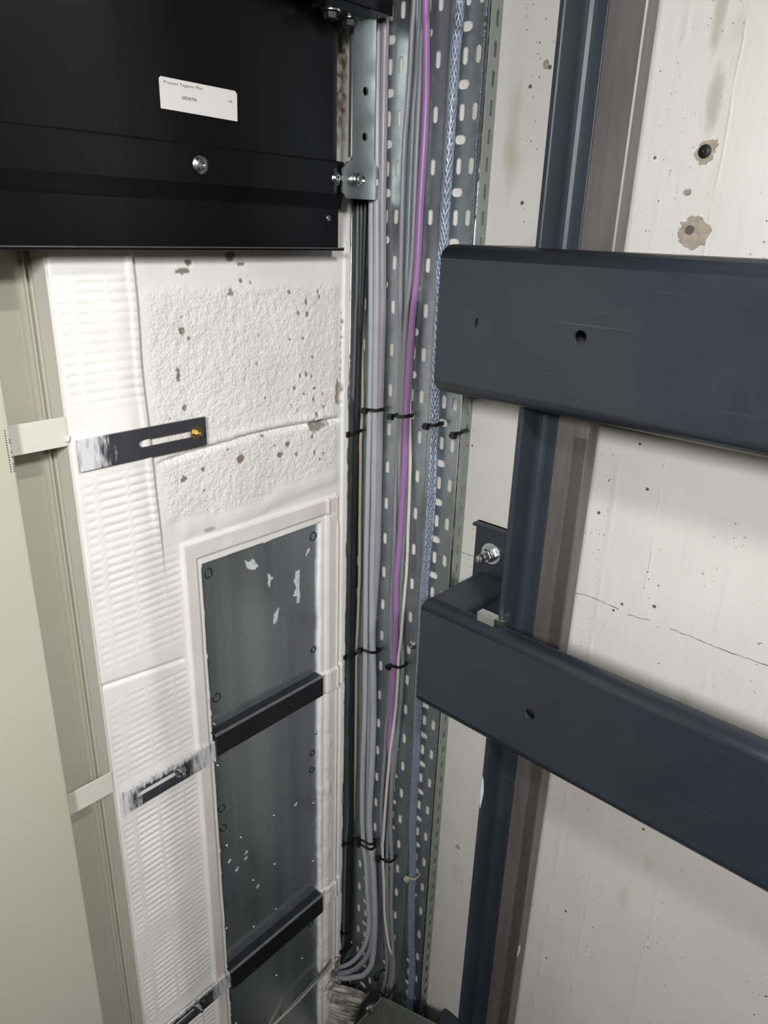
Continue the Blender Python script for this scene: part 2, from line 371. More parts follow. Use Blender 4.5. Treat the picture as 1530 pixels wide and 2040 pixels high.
# front wall: block work with ribbed plaster, thick paint, recess for the blanking sheets (real relief)
def front_wall():
    nx, nz = 300, 1120
    xs = np.linspace(-0.637, -0.002, nx); zs = np.linspace(0.60, -2.30, nz)
    X, Z = np.meshgrid(xs, zs)
    n1 = vnoise(X, Z, 14, 1, 3) - .5; n2 = vnoise(X, Z, 60, 5, 2) - .5; n3 = vnoise(X, Z, 130, 9, 2) - .5; n4 = vnoise(X, Z, 30, 21, 3) - .5
    ridge = -0.506 + 0.010 * sstep(-0.2, -0.6, Z) + 0.004 * (vnoise(Z, Z * 0, 9, 3) - .5)
    d = 0.0018 * n1
    # ribbed band: three (lower down four) columns of keyed grooves
    per = 0.0147; ph = 2 * np.pi * (Z + 0.30 * (X + 0.57) * 0.0 + 0.0014 * n4) / per
    groove = np.clip(np.cos(ph), -0.2, 1) ** 1.0
    cols = band(X, -0.628, -0.611, .002) * .7 + band(X, -0.601, -0.556, .002) + band(X, -0.549, ridge - .002, .002)
    cols = cols + band(X, -0.493, -0.466, .003) * sstep(-0.52, -0.60, Z) * .9
    zone = band(Z, -1.64, -0.075, .01) * (1 - band(Z, -0.385, -0.275, .014)) * (1 - band(Z, -1.07, -0.985, .012)) * (1 - band(Z, -0.80, -0.735, .01))
    amp = np.clip(0.65 + 1.3 * (vnoise(X, Z, 7, 31, 2) - .5) + 0.5 * n4, 0.12, 1.1)
    d -= 0.0022 * np.maximum(groove, 0) * np.clip(cols, 0, 1) * zone * amp
    d += 0.0010 * np.maximum(-groove, 0) * np.clip(cols, 0, 1) * zone * amp
    zone3 = band(Z, -2.3, -1.73, .01)
    d -= 0.0020 * np.maximum(groove, 0) * np.clip(cols, 0, 1) * zone3
    # the ribbed column stands a little proud of the block work
    d += 0.005 * (1 - sstep(ridge - .003, ridge + .003, X)) * sstep(-0.62, -0.52, Z)
    d += 0.003 * band(X, ridge - .012, ridge + .001, .003) * sstep(-0.55, -0.45, Z)
    # rough block face
    lip = -0.492 + 0.02 * n1 - 0.012 * np.sin((X + .5) * 11)
    rough = sstep(ridge + .004, ridge + .03, X) * (1 - sstep(-0.075, -0.055, X)) * sstep(lip - .008, lip + .008, Z) * (1 - sstep(-0.112, -0.090, Z + 0.02 * n1))
    d += rough * (0.0008 * n2 + 0.0020 * n3 + 0.0006 * n4)
    d += 0.004 * band(Z, lip - .035, lip - .002, .012) * sstep(-.47, -.44, X) * (1 - sstep(-.08, -.05, X))
    # bed joint
    jz = -0.383 + 0.004 * n1 + 0.010 * np.sin((X + 0.45) * 7)
    d -= 0.0075 * np.exp(-((Z - jz) / 0.0045) ** 2) * sstep(-0.50, -0.47, X) * (1 - sstep(-0.07, -0.05, X)) * (0.6 + 0.8 * vnoise(X, Z, 24, 41, 2))
    d += 0.0035 * np.exp(-((Z - jz - 0.012) / 0.008) ** 2) * sstep(-0.42, -0.40, X) * (1 - sstep(-0.10, -0.06, X))
    d -= 0.004 * np.exp(-((Z + 0.772 + 0.11 * (X + .57)) / 0.004) ** 2) * (1 - sstep(-0.475, -0.465, X))
    # plaster frame round the sheets
    fx0, fx1, fz = -0.458, -0.064, -0.546
    inn_l, inn_r, inn_t = -0.418, -0.116, -0.600
    e1 = 0.0045 * n4 + 0.003 * n2; e2 = 0.006 * n1 + 0.004 * n4
    inframe = sstep(fx0 - .002, fx0 + .002, X) * (1 - sstep(fx1 - .002, fx1 + .002, X)) * (1 - sstep(fz - .002, fz + .002, Z))
    d += 0.008 * inframe
    d -= 0.005 * sstep(-0.432, -0.429, X) * (1 - sstep(-0.094, -0.091, X)) * (1 - sstep(-0.583, -0.580, Z))
    d += 0.004 * band(X, -0.100, -0.092, .002) * (1 - sstep(fz - .002, fz, Z)) + 0.003 * band(X, -0.068, -0.060, .003) * (1 - sstep(-.62, -.60, Z))
    rec = sstep(inn_l - .0015, inn_l + .0015, X + e1) * (1 - sstep(inn_r - .0015, inn_r + .0015, X + e2)) * (1 - sstep(inn_t - .0015, inn_t + .0015, Z + e1 * .7))
    d = d * (1 - rec) - 0.016 * rec
    d += (1 - rec) * 0.003 * band(X, -0.112, -0.085, .004) * n4 * 2 * sstep(-1.0, -1.1, Z)
    # cross bars run into the plaster as flat strips on the right
    for zb in (-1.012, -1.700):
        d += (1 - rec) * 0.005 * band(Z, zb - .030, zb + .028, .002) * sstep(-.118, -.112, X) * (1 - sstep(-.046, -.040, X))
    # paint bead running along the tray flange, torn edge
    edge = -0.0325 + 0.012 * (vnoise(Z * 0 + .3, Z, 26, 51, 3) - .5) * sstep(0.02, -0.1, Z)
    d += 0.0042 * band(X, -0.050, edge, .0012) * sstep(0.0, -0.06, Z)
    d -= 0.0030 * sstep(edge, edge + .002, X)
    # broken corners and pits
    pits = []
    def chip(cx, cz, rx, rz, dep):
        q = ((X - cx) / rx) ** 2 + ((Z - cz) / rz) ** 2 + 1.6 * n3 + 1.2 * n2
        m = 1 - sstep(0.75, 1.0, q); return m * dep, m
    bare = np.zeros_like(X); grime = np.zeros_like(X); pink = np.zeros_like(X)
    for c in ((-0.058, -0.322, 0.012, 0.026, .006), (-0.118, -0.383, 0.030, 0.013, .006)):
        q, m = chip(*c); d -= q; bare = np.maximum(bare, m * .9)
    rs = random.Random(5)
    spots = [(-0.425, -0.168, .007, .006), (-0.413, -0.182, .004, .004), (-0.438, -0.232, .005, .005), (-0.437, -0.243, .004, .008), (-0.418, -0.075, .016, .004),
             (-0.405, -0.060, .006, .005), (-0.322, -0.052, .011, .008), (-0.30, -0.065, .012, .003), (-0.322, -0.112, .005, .007), (-0.43, -0.298, .005, .006), (-0.318, -0.412, .009, .008),
             (-0.30, -0.092, .004, .003), (-0.40, -0.415, .005, .005), (-0.20, -0.405, .006, .008), (-0.22, -0.425, .008, .005), (-0.44, -0.425, .007, .005), (-0.262, -0.378, .005, .004), (-0.345, -0.385, .004, .006)]
    for i in range(26): spots.append((rs.uniform(-.19, -.10), rs.choice((rs.uniform(-.22, -.10), rs.uniform(-.36, -.24), rs.uniform(-.46, -.40))), rs.uniform(.0022, .0045), rs.uniform(.0025, .006)))
    for i in range(16): spots.append((rs.uniform(-.46, -.15), rs.uniform(-.47, -.08), rs.uniform(.0015, .003), rs.uniform(.0015, .003)))
    for i in range(9): spots.append((-.054 + rs.uniform(-.002, .002), -.16 - i * .016, .0016, rs.uniform(.003, .007)))
    for cx, cz, rx, rz in spots:
        q, m = chip(cx, cz, rx, rz, .002); d -= q; bare = np.maximum(bare, m)
    # pigments: pink primer on the plaster frame, brown grime beside the steel bracket
    pw = np.clip(0.25 + 1.5 * (vnoise(X, Z * .35, 12, 61, 3) - .4), 0, 1)
    pink = np.maximum(pink, 0.8 * pw * band(X, -0.456, -0.432, .003) * (1 - sstep(-.57, -.55, Z)))
    pink = np.maximum(pink, 0.55 * pw * band(X, -0.456, -0.07, .004) * band(Z, -0.583, -0.549, .003))
    pink = np.maximum(pink, 0.45 * pw * band(X, -0.092, -0.070, .003) * (1 - sstep(-.60, -.58, Z)))
    bare = np.maximum(bare, 0.6 * (1 - sstep(.6, 1.0, ((X + .398) / .014) ** 2 + ((Z + .532) / .007) ** 2 + n4 * 2)))
    grime = band(X, -0.108, -0.045, .006) * sstep(0.09, 0.20, Z + 0.10 * n2 + .05 * n4) * np.clip(.75 + n3 * 1.6, 0, 1)
    d = np.where((X > -0.0321) & (Z > -5), np.minimum(d, 0.0005), d)
    d[:, 0] = 0.0
    co = np.stack([X, -d, Z], -1).reshape(-1, 3)
    ii = np.arange(nz * nx).reshape(nz, nx)
    q = np.stack([ii[:-1, :-1], ii[1:, :-1], ii[1:, 1:], ii[:-1, 1:]], -1).reshape(-1, 4)
    # solid behind: end face towards the door and a back
    nb = len(co)
    ext = np.array([(-0.600, 0.30, zs[0]), (-0.600, 0.30, zs[-1]), (-0.002, 0.30, zs[0]), (-0.002, 0.30, zs[-1])])
    co = np.vstack([co, ext])
    faces = q.tolist() + [[nb, nb + 1] + ii[::-1, 0].tolist(), [nb, nb + 2, nb + 3, nb + 1]]
    me = bpy.data.meshes.new('wall_front'); me.from_pydata(co.tolist(), [], faces); me.update()
    for p in me.polygons: p.use_smooth = True
    ca = me.color_attributes.new('tint', 'FLOAT_COLOR', 'POINT')
    c4 = np.zeros((len(co), 4), np.float32); c4[:, 3] = 0
    c4[:nb, 3] = rough.ravel(); c4[:nb, 0] = pink.ravel(); c4[:nb, 1] = grime.ravel(); c4[:nb, 2] = bare.ravel()
    ca.data.foreach_set('color', c4.ravel())
    return struct(link('wall_front', me, 'wall'))
wall_front = front_wall()
obj('wall_end_trim', box(B(), -0.6405, -0.6365, -0.0015, 0.0415, -2.30, 0.60), 'cream2', wall_front, bevel=.001)
struct(obj('wall_front_return', box(B(), -0.637, 0.0, 0.012, 0.3, ZB, -2.28), 'pit'))
struct(obj('wall_front_head', box(B(), XL, -0.0, 0.0, 0.3, 0.58, ZT), 'concrete'))

# right wall: crack, anchor hole, broken patch
def crackline(pts, wd):
    bm = B(); rr = random.Random(3); P = []
    for (a, b), (c, e) in zip(pts, pts[1:]):
        n = max(2, int(abs(c - a) / .006))
        for i in range(n): t = i / n; P.append((a + (c - a) * t, b + (e - b) * t + rr.uniform(-.0012, .0012), wd * rr.uniform(.25, 1.0)))
    L = [bm.verts.new((-.0004, y, z + w_)) for y, z, w_ in P]; U = [bm.verts.new((-.0004, y, z - w_)) for y, z, w_ in P]
    Lb = [bm.verts.new((.001, y, z + w_)) for y, z, w_ in P]; Ub = [bm.verts.new((.001, y, z - w_)) for y, z, w_ in P]
    for i in range(len(P) - 1):
        bm.faces.new((L[i], L[i + 1], U[i + 1], U[i])); bm.faces.new((L[i], Lb[i], Lb[i + 1], L[i + 1])); bm.faces.new((U[i], U[i + 1], Ub[i + 1], Ub[i]))
    return bm
for seg_ in (((-0.298, -0.607), (-0.345, -0.606)), ((-0.541, -0.604), (-0.59, -0.6015), (-0.645, -0.606)), ((-0.655, -0.608), (-0.700, -0.605)),
             ((-0.730, -0.605), (-0.815, -0.609), (-0.853, -0.608), (-0.95, -0.606), (-1.10, -0.610))):
    obj('crack', crackline(seg_, .0007), 'crack', wall_right)
def blob(cy, cz, ry, rz, mat, name, seed, th=.0012, n=26, jag=.22):
    rr = random.Random(seed); th += seed * .00004
    pts = [(cy + ry * (1 + rr.uniform(-jag, jag)) * math.cos(2 * math.pi * i / n), cz + rz * (1 + rr.uniform(-jag, jag)) * math.sin(2 * math.pi * i / n)) for i in range(n)]
    return obj(name, plate(B(), pts, [], lambda u, v, w_: (-th + w_, u, v), th + .002), mat, wall_right)
blob(-0.654, 0.008, 0.023, 0.020, 'bare', 'broken_patch', 4)
blob(-0.650, 0.023, 0.008, 0.008, 'bare', 'broken_patch', 8)
blob(-0.649, 0.012, 0.0065, 0.0065, 'crack', 'patch_plug', 2, .0018, 18, .05)
blob(-0.652, 0.112, 0.013, 0.014, 'bare', 'anchor_break', 6)
blob(-0.660, 0.121, 0.008, 0.007, 'bare', 'anchor_break', 9)
obj('anchor_plug', lathe(B(), (0.0, -0.6515, 0.113), (-1, 0, 0), [(0, .0088), (.0028, .0088), (.0034, .0078), (.0030, .0050), (.0040, .0042), (.0040, .0012), (.0030, .0008)], 20), 'hole', wall_right, True)
blob(-0.352, -1.352, .006, .006, 'bare', 'chip', 12)
blob(-0.546, -1.250, .009, .012, 'bare', 'chip', 13)
blob(-0.386, 0.243, .005, .006, 'bare', 'chip', 14)
blob(-0.637, 0.062, .005, .004, 'bare', 'chip', 15)

# ------------------------------------------------------------------ landing door beside the wall end
t = thing('landing_door', (-1.2, -0.02, ZB), 'cream enamelled landing door casing left of the ribbed white wall', 'door')
obj('door_panel', box(B(), -1.70, -0.732, -0.032, -0.008, ZB, 0.56), 'cream', t, bevel=.004, seg=3)
obj('back_panel', box(B(), -1.75, -0.618, 0.0590, 0.0620, ZB, 0.56), 'cream', t)
obj('back_flange', box(B(), -0.6485, -0.6465, 0.050, 0.0592, ZB, 0.56), 'cream', t)
for zc in (-0.301, -0.967):
    obj('strap', box(B(), -0.745, -0.6405, -0.0045, -0.0015, zc - .0225, zc + .0225), 'cream2', t, bevel=.0006)
obj('paint_drip', lathe(B(), (-0.6425, -0.0045, -0.318), (.2, -.3, 1), [(0, .0012), (.003, .0030), (.008, .0026), (.012, .0010)], 10), 'label', t, True)
pf = B()
for i in range(18):
    z = -0.277 - i * .0035
    for yy, on in ((-0.7395, True), (-0.7350, i in (4, 5, 9, 11, 14, 15, 16, 17))):
        if on: lathe(pf, (yy, -0.0318, z), (0, -1, 0), [(0, .0010), (.0004, .0010)], 8)
o = obj('perforation', pf, 'ink', t); o['kind'] = 'stuff'

# ------------------------------------------------------------------ black apron across the top left
t = thing('sill_apron', (-0.9, 0.0, -0.041), 'black folded steel apron above the white block wall', 'panel')
XE = XL + .02
def yz(bm, pts, x0, x1): return extrude_poly(bm, pts, lambda y, z, x: (x, y, z), x0, x1)
up = obj('upper_panel', box(B(), XE, -0.1095, -0.040, -0.036, 0.10, 0.42), 'black', t)
obj('front_rail', yz(B(), [(-.050, .056), (-.0505, .1065), (-.049, .109), (-.038, .111), (-.030, .111), (-.030, .030), (-.0435, .030), (-.0440, .034)], XE, -0.1005), 'black', t, bevel=.0012)
obj('lower_panel', box(B(), XE, -0.1075, -0.0430, -0.039, -0.039, 0.034), 'black', t)
obj('bottom_lip', yz(B(), [(-.0505, -.0405), (-.0510, -.0365), (-.0490, -.0352), (-.0420, -.0352), (-.0380, -.0405)], XE, -0.0985), 'black', t, bevel=.0008)
obj('lip_highlight', box(B(), XE, -0.0986, -.0512, -.0480, -.0366, -.0350), 'lip_highlight', t)  # highlight along the lip fold, painted as a lighter grey strip
def button(x, y, z, r, par):
    b = obj('button_screw', lathe(B(), (x, y, z), (0, -1, 0), [(0, r), (.0012, r), (.0014, r * .78), (.0045, r * .62), (.0056, r * .40), (.0050, r * .33), (.0036, r * .22)], 24), 'chrome', par, True)
    b['label'] = 'zinc button head screw'
button(-0.407, -0.0505, 0.082, .0138, t); button(-0.1205, -0.0505, 0.081, .0112, t)
obj('rivet_nut', lathe(B(), (-0.1325, -0.0430, 0.015), (0, -1, 0), [(0, .005), (.001, .0048), (.0012, .003), (.0004, .0026)], 16), 'chrome', t, True)
# sticker
st_ = [(-.4615, .151), (-.3265, .149), (-.3255, .187), (-.3295, .1905), (-.4585, .1915), (-.4615, .1885)]
sk = obj('sticker', plate(B(), st_, [], lambda u, v, w_: (u, -.0404 + w_, v), .0004), 'label', t)
sk['label'] = 'white identification sticker with small black print'
text('lettering', 'Process Pegasus Plec', .0054, 'ink', sk, (-.4545, -.04045, .1835), 1.25, 1.15)
text('lettering', '16002467946', .0066, 'ink', sk, (-.4265, -.04045, .1668), .72, 1.0)
text('lettering', '1 600', .0042, 'ink', sk, (-.3445, -.04045, .1735), 1.0)
text('lettering', '1', .0042, 'ink', sk, (-.3365, -.04045, .1660), 1.0)

# ------------------------------------------------------------------ sill box with hex bolts, steel hanger plate
t = thing('door_sill', (-0.6, -0.08, 0.336), 'black box sill end above the steel hanger plate', 'beam')
obj('sill_box', box(B(), XE, -0.037, -0.100, -0.034, 0.336, 0.52), 'black', t, bevel=.002)
obj('clamp_plate', box(B(), -0.190, -0.092, -0.098, -0.062, 0.322, 0.3362), 'black', t, bevel=.001)
for x, y in ((-0.166, -0.082), (-0.116, -0.074)):
    h = obj('hex_bolt', lathe(B(), (x, y, 0.3222), (0, 0, -1), [(0, .015), (.003, .015), (.003, .012), (.012, .012), (.0135, .0105)], 6), 'black_bar', t, bevel=.0006)
    obj('lock_washer', lathe(B(), (x, y, 0.3225), (0, 0, -1), [(0, .0165), (.0025, .0165)], 20), 'chrome', h)
t = thing('hanger_plate', (-0.062, -0.06, 0.049), 'galvanised hanger plate bolted to the end of the black apron', 'bracket')
ol = [(-.0900, .337), (-.0350, .337), (-.0330, .119), (-.0290, .112), (-.0185, .103), (-.0165, .098), (-.0165, .058), (-.0225, .050), (-.1035, .0495), (-.1125, .058), (-.1130, .098), (-.1000, .110), (-.0885, .114)]
obj('plate', plate(B(), ol, [circle(-.0585, .225, .0070, 18), circle(-.0580, .153, .0070, 18), circle(-.0225, .081, .0062, 16)], lambda u, v, w_: (u, -.0600 + w_, v), .0045), 'galv_light', t, bevel=.0006)
obj('side_fold', box(B(), -.0900, -.0862, -.0565, -.049, .118, .337), 'galv_light', t, bevel=.0006)
cs = obj('socket_screw', lathe(B(), (-.0790, -.0600, .0810), (0, -1, 0), [(0, .0105), (.0015, .0112), (.0140, .0112), (.0150, .0100), (.0150, .0068), (.0095, .0062), (.0095, .001)], 28), 'chrome', t, True)
obj('washer', lathe(B(), (-.0790, -.0598, .0810), (0, -1, 0), [(0, .0135), (.0022, .0135)], 24), 'chrome', cs)

# ------------------------------------------------------------------ blanking sheets and cross bars in the plaster frame
def ring_mark(par, x, z, rx, rz, seed):
    rr = random.Random(seed); n = 22; st0 = rr.uniform(0, 6)
    pts = [(x + rx * (1 + .08 * math.sin(2 * a + st0)) * math.cos(a), .0052, z + rz * math.sin(a) * (1 - .05 * i / n)) for i, a in ((i, st0 + 2 * math.pi * 1.06 * i / n) for i in range(n + 1))]
    m = obj('marker_ring', tube(B(), pts, .0012, 6, .01), 'marker', par); m['label'] = 'hand drawn black marker ring'
def rivet(par, x, z, r=.0042):
    obj('rivet', lathe(B(), (x, .0062, z), (0, -1, 0), [(0, r), (.0010, r), (.0026, r * .75), (.0030, r * .45), (.0016, r * .38), (.0012, r * .1)], 14), 'chrome', par, True)
def scrap(par, pts, seed):
    rr = random.Random(seed); P = []
    mx, mz = sum(p[0] for p in pts) / len(pts), sum(p[1] for p in pts) / len(pts)
    pts = [(mx + (p[0] - mx) * .8, mz + (p[1] - mz) * .85) for p in pts]
    for i, (a, b) in enumerate(pts):
        c, d = pts[(i + 1) % len(pts)]
        for k in range(5): q = k / 5; P.append((a + (c - a) * q + rr.uniform(-.0018, .0018), b + (d - b) * q + rr.uniform(-.0018, .0018)))
    obj('paper_scrap', plate(B(), P, [], lambda u, v, w_: (u, .0052 + w_, v), .0006), 'scrap', par)
sheets = []
for z0, z1, lab in ((-0.985, -0.575, 'upper dark galvanised blanking sheet with torn paper scraps and marker rings'),
                    (-1.690, -1.015, 'middle dark galvanised blanking sheet dotted with bright rivets'),
                    (-2.290, -1.715, 'lowest black looking blanking sheet near the shaft bottom')):
    s = thing('blanking_sheet', (-0.27, 0.006, z0), lab, 'metal sheet', 'blanking sheets in the white plaster frame')
    obj('sheet', box(B(), -0.445, -0.085, 0.0060, 0.0080, z0, z1), 'sheet', s); sheets.append(s)
for i, (x, z, a) in enumerate(((-.400, -.625, .0085), (-.128, -.629, .0085), (-.129, -.914, .0070), (-.399, -.910, .0085))): ring_mark(sheets[0], x, z, a, a * 1.15, i)
for i, (x, z, a) in enumerate(((-.134, -1.207, .0068), (-.136, -1.258, .0070), (-.404, -1.197, .0080), (-.403, -1.253, .0080))): ring_mark(sheets[1], x, z, a, a * 1.1, i + 9)
ring_mark(sheets[2], -.143, -1.777, .007, .010, 31)
for x, z in ((-.258, -1.319), (-.356, -1.316), (-.260, -1.472), (-.327, -1.471), (-.261, -1.623), (-.331, -1.622), (-.122, -1.154), (-.406, -1.079), (-.130, -1.367), (-.395, -1.311), (-.133, -1.56), (-.410, -1.556)): rivet(sheets[1], x, z)
rivet(sheets[0], -.408, -.971)
for x, z in ((-.175, -1.882), (-.266, -1.859), (-.400, -1.90)): rivet(sheets[2], x, z)
scrap(sheets[0], [(-.179, -.690), (-.168, -.688), (-.167, -.780), (-.176, -.781), (-.178, -.760), (-.190, -.757), (-.178, -.735), (-.186, -.718)], 1)
scrap(sheets[0], [(-.245, -.776), (-.232, -.768), (-.226, -.760), (-.229, -.778), (-.236, -.800), (-.247, -.805)], 2)
scrap(sheets[0], [(-.318, -.622), (-.304, -.632), (-.290, -.628), (-.276, -.654), (-.292, -.656), (-.312, -.648)], 3)
scrap(sheets[0], [(-.258, -.668), (-.248, -.684), (-.240, -.690), (-.250, -.694), (-.253, -.712), (-.257, -.700)], 4)
scrap(sheets[0], [(-.152, -.668), (-.140, -.650), (-.138, -.654), (-.149, -.674)], 5)
for q in ((-.392, -1.36), (-.345, -1.37), (-.346, -1.385), (-.372, -1.40), (-.19, -1.33), (-.316, -1.50)):
    scrap(sheets[1], [(q[0] - .005, q[1]), (q[0] + .004, q[1] + .006), (q[0] + .006, q[1] + .001), (q[0] - .002, q[1] - .006)], int(-q[0] * 9999))
for z0, z1, lab in ((-1.030, -0.978, 'upper black flat bar across the dark sheets'), (-1.728, -1.668, 'lower black flat bar across the dark sheets')):
    s = thing('cross_bar', (-0.27, -0.01, z0), lab, 'bar', 'black bars over the blanking sheets')
    obj('face', box(B(), -0.4235, -0.1235, -0.0215, -0.0185, z0, z1), 'black_bar', s, bevel=.0006)
    obj('top_fold', box(B(), -0.4235, -0.1235, -0.0190, 0.0060, z1 - .003, z1 - .0002), 'black_bar', s)
    obj('bar_highlight', box(B(), -0.4234, -0.1236, -0.0216, -0.0150, z1 - .0022, z1 + .0004), 'bar_highlight', s)  # light catching the bar's top face, put in as grey colour

# ------------------------------------------------------------------ slotted fixing plates
def smear(name, xa, xb, zs_=None):
    k = NT(name); xyz = k.n('ShaderNodeSeparateXYZ', Vector=k.co.outputs['Object'])
    br = k.noise(48, 5, 0.75, stretch=(2.2, 1, 0.35)); wob = k.math('MULTIPLY', k.math('SUBTRACT', br, .5), .09)
    x = k.math('ADD', xyz.outputs[0], wob)
    f = k.ramp(x, xa - .012, xa + .008, 1.0, 0.0)
    if xb: f = k.math('MAXIMUM', f, k.ramp(x, xb - .008, xb + .02, 0.0, 0.9))
    if zs_: f = k.math('MAXIMUM', f, k.ramp(k.math('ADD', xyz.outputs[2], k.math('MULTIPLY', wob, .4)), zs_ - .004, zs_ + .004, 0.0, 0.95))
    f = k.math('MULTIPLY', f, k.ramp(k.noise(90, 3, 0.6, stretch=(1.5, 1, .3)), .32, .5, .35, 1.0))
    MAT[name] = k.out(k.mix(f, srgb(56, 57, 63), srgb(212, 212, 214)), .45)
smear('smear_a', -0.588, None); smear('smear_b', -0.603, -0.478, -1.006); smear('smear_c', -0.64, -0.470, -1.681)
def fixing(z0, z1, x0, x1, s0, s1, bx, mat, label, bolt, yf):
    zc = (z0 + z1) / 2
    s = thing('slotted_plate', ((x0 + x1) / 2, yf, z0), label, 'bracket', 'slotted fixing plates on the ribbed wall')
    obj('plate', plate(B(), [(x0, z0), (x1, z0), (x1, z1), (x0, z1)], [slot((s0 + s1) / 2, zc, (s1 - s0) / 2, .0068)], lambda u, v, w_: (u, yf + w_, v), .005), mat, s, bevel=.0005)
    b = obj('hex_bolt', lathe(B(), (bx, yf + .002, zc), (0, -1, 0), [(0, .0078), (.0095, .0078), (.0105, .0070), (.0106, .0046), (.0170, .0046), (.0175, .0040)], 6), bolt, s, bevel=.0004)
    obj('washer', lathe(B(), (bx, yf + .001, zc), (0, -1, 0), [(0, .0122), (.0030, .0122)], 22), bolt, b)
fixing(-.3665, -.3160, -.6310, -.3980, -.528, -.412, -.4180, 'smear_a', 'uppermost slotted black plate with brass coloured bolt and bare right end', 'brass', -.0125)
fixing(-1.0470, -.9970, -.6270, -.4215, -.602, -.490, -.5060, 'smear_b', 'middle slotted plate smeared with white paint level with upper black bar', 'chrome', -.0130)
fixing(-1.7250, -1.6750, -.6270, -.4215, -.602, -.490, -.5130, 'smear_c', 'lowest slotted plate smeared with white paint at bottom edge', 'chrome', -.0130)

# ------------------------------------------------------------------ perforated cable tray
t = thing('cable_tray', (-0.01, -0.15, -2.45), 'perforated galvanised cable tray running down the shaft corner', 'cable tray')
FX = -0.0030
def cell(bm, u0, u1, v0, v1, sl, to3, depth):
    """one rectangle with a stadium hole punched through"""
    cu, cv = (u0 + u1) / 2, (v0 + v1) / 2
    if sl is None:
        bm.faces.new([bm.verts.new(to3(a, b, 0)) for a, b in ((u0, v0), (u1, v0), (u1, v1), (u0, v1))]); return
    S = slot(cu, cv, sl[0], sl[1], 6); n = len(S)
    ang = [math.atan2((p[1] - cv) / (v1 - v0), (p[0] - cu) / (u1 - u0)) for p in S]
    corners = {}
    for q in (math.pi / 4, 3 * math.pi / 4, -3 * math.pi / 4, -math.pi / 4):
        corners[min(range(n), key=lambda i: abs((ang[i] - q + math.pi) % (2 * math.pi) - math.pi))] = q
    O = []
    for i in range(n):
        a = corners.get(i, ang[i]); c, s_ = math.cos(a), math.sin(a); k = .5 / max(abs(c), abs(s_))
        O.append((cu + (u1 - u0) * c * k, cv + (v1 - v0) * s_ * k))
    vi = [bm.verts.new(to3(*p, 0)) for p in S]; vo = [bm.verts.new(to3(*p, 0)) for p in O]; vd = [bm.verts.new(to3(*p, depth)) for p in S]
    for i in range(n):
        j = (i + 1) % n
        bm.faces.new((vo[i], vo[j], vi[j], vi[i])); bm.faces.new((vi[i], vi[j], vd[j], vd[i]))
P = 0.0828; Z0 = 0.0222; K0, K1 = -16, 30
colsY = [(-.0135, 'v'), (-.0430, 'v'), (-.0665, 'a'), (-.0925, 'v'), (-.1495, 'a'), (-.1755, 'v'), (-.2325, 'a'), (-.2585, 'v')]
fl = B(); to3 = lambda u, v, w_: (FX + w_, u, v)
zt, zb = Z0 - P * K0 + P / 4, Z0 - P * K1 - P / 4
edges = []
for yc, kind in colsY:
    ya, yb = yc + .0128, yc - .0128
    if kind == 'v' and yc == -.0135: ya, yb = -.0008, -.0265
    if yc == -.0430: ya, yb = -.0295, -.0535
    edges.append((ya, yb))
    for k in range(K0, K1 + 1):
        zc = Z0 - P * k
        cell(fl, yb, ya, zc - P / 4, zc + P / 4, (.0054, .0135), to3, .0025)
        if k < K1: cell(fl, yb, ya, zc - P * 3 / 4, zc - P / 4, (.0116, .0076) if kind == 'a' else None, to3, .0025)
gaps = [(edges[i][1], edges[i + 1][0]) for i in range(len(edges) - 1) if edges[i][1] - edges[i + 1][0] > 1e-5] + [(edges[-1][1], -.2965)]
for a, b in gaps:
    wdt = a - b
    if wdt > .028:       # stiffening bead pressed into the tray floor
        prof = [(a, 0), (a - wdt * .22, 0), (a - wdt * .34, -.0030), (b + wdt * .34, -.0030), (b + wdt * .22, 0), (b, 0)]
    else: prof = [(a, 0), (b, 0)]
    for (y0, d0), (y1, d1) in zip(prof, prof[1:]):
        fl.faces.new([fl.verts.new(p) for p in ((FX + d0, y0, zt), (FX + d1, y1, zt), (FX + d1, y1, zb), (FX + d0, y0, zb))])
bmesh.ops.remove_doubles(fl, verts=fl.verts, dist=1e-6)
obj('floor_plate', fl, 'galv', t)
fr = B(); YF = -.2985; tf = lambda u, v, w_: (u, YF + w_, v)
n = int((zt - zb) / .0414)
for i in range(n):
    z = zt - .0414 * (i + .5)
    cell(fr, -.0205, -.0055, z - .0207, z + .0207, (.0034, .0118), tf, .0016)
for a, b in ((-.0300, -.0205), (-.0055, -.0006)):
    fr.faces.new([fr.verts.new(p) for p in ((a, YF, zt), (b, YF, zt), (b, YF, zb), (a, YF, zb))])
obj('side_flange', fr, 'galv_light', t)
obj('rolled_lip', tube(B(), [(-.0305, YF + .0026, zt), (-.0305, YF + .0026, zb)], .0030, 12, 5, False), 'chrome', t, True)
obj('side_flange', box(B(), -.0300, -.0005, -.0022, -.0008, zb, zt), 'galv', t)
obj('rolled_lip', tube(B(), [(-.0302, -.0020, zt), (-.0302, -.0020, zb)], .0017, 10, 5, False), 'chrome', t, True)
sc = obj('pan_screw', lathe(B(), (FX, -.185, -.873), (-1, 0, 0), [(0, .0105), (.002, .0105), (.005, .0085), (.0058, .004), (.0040, .003)], 18), 'chrome', t, True)

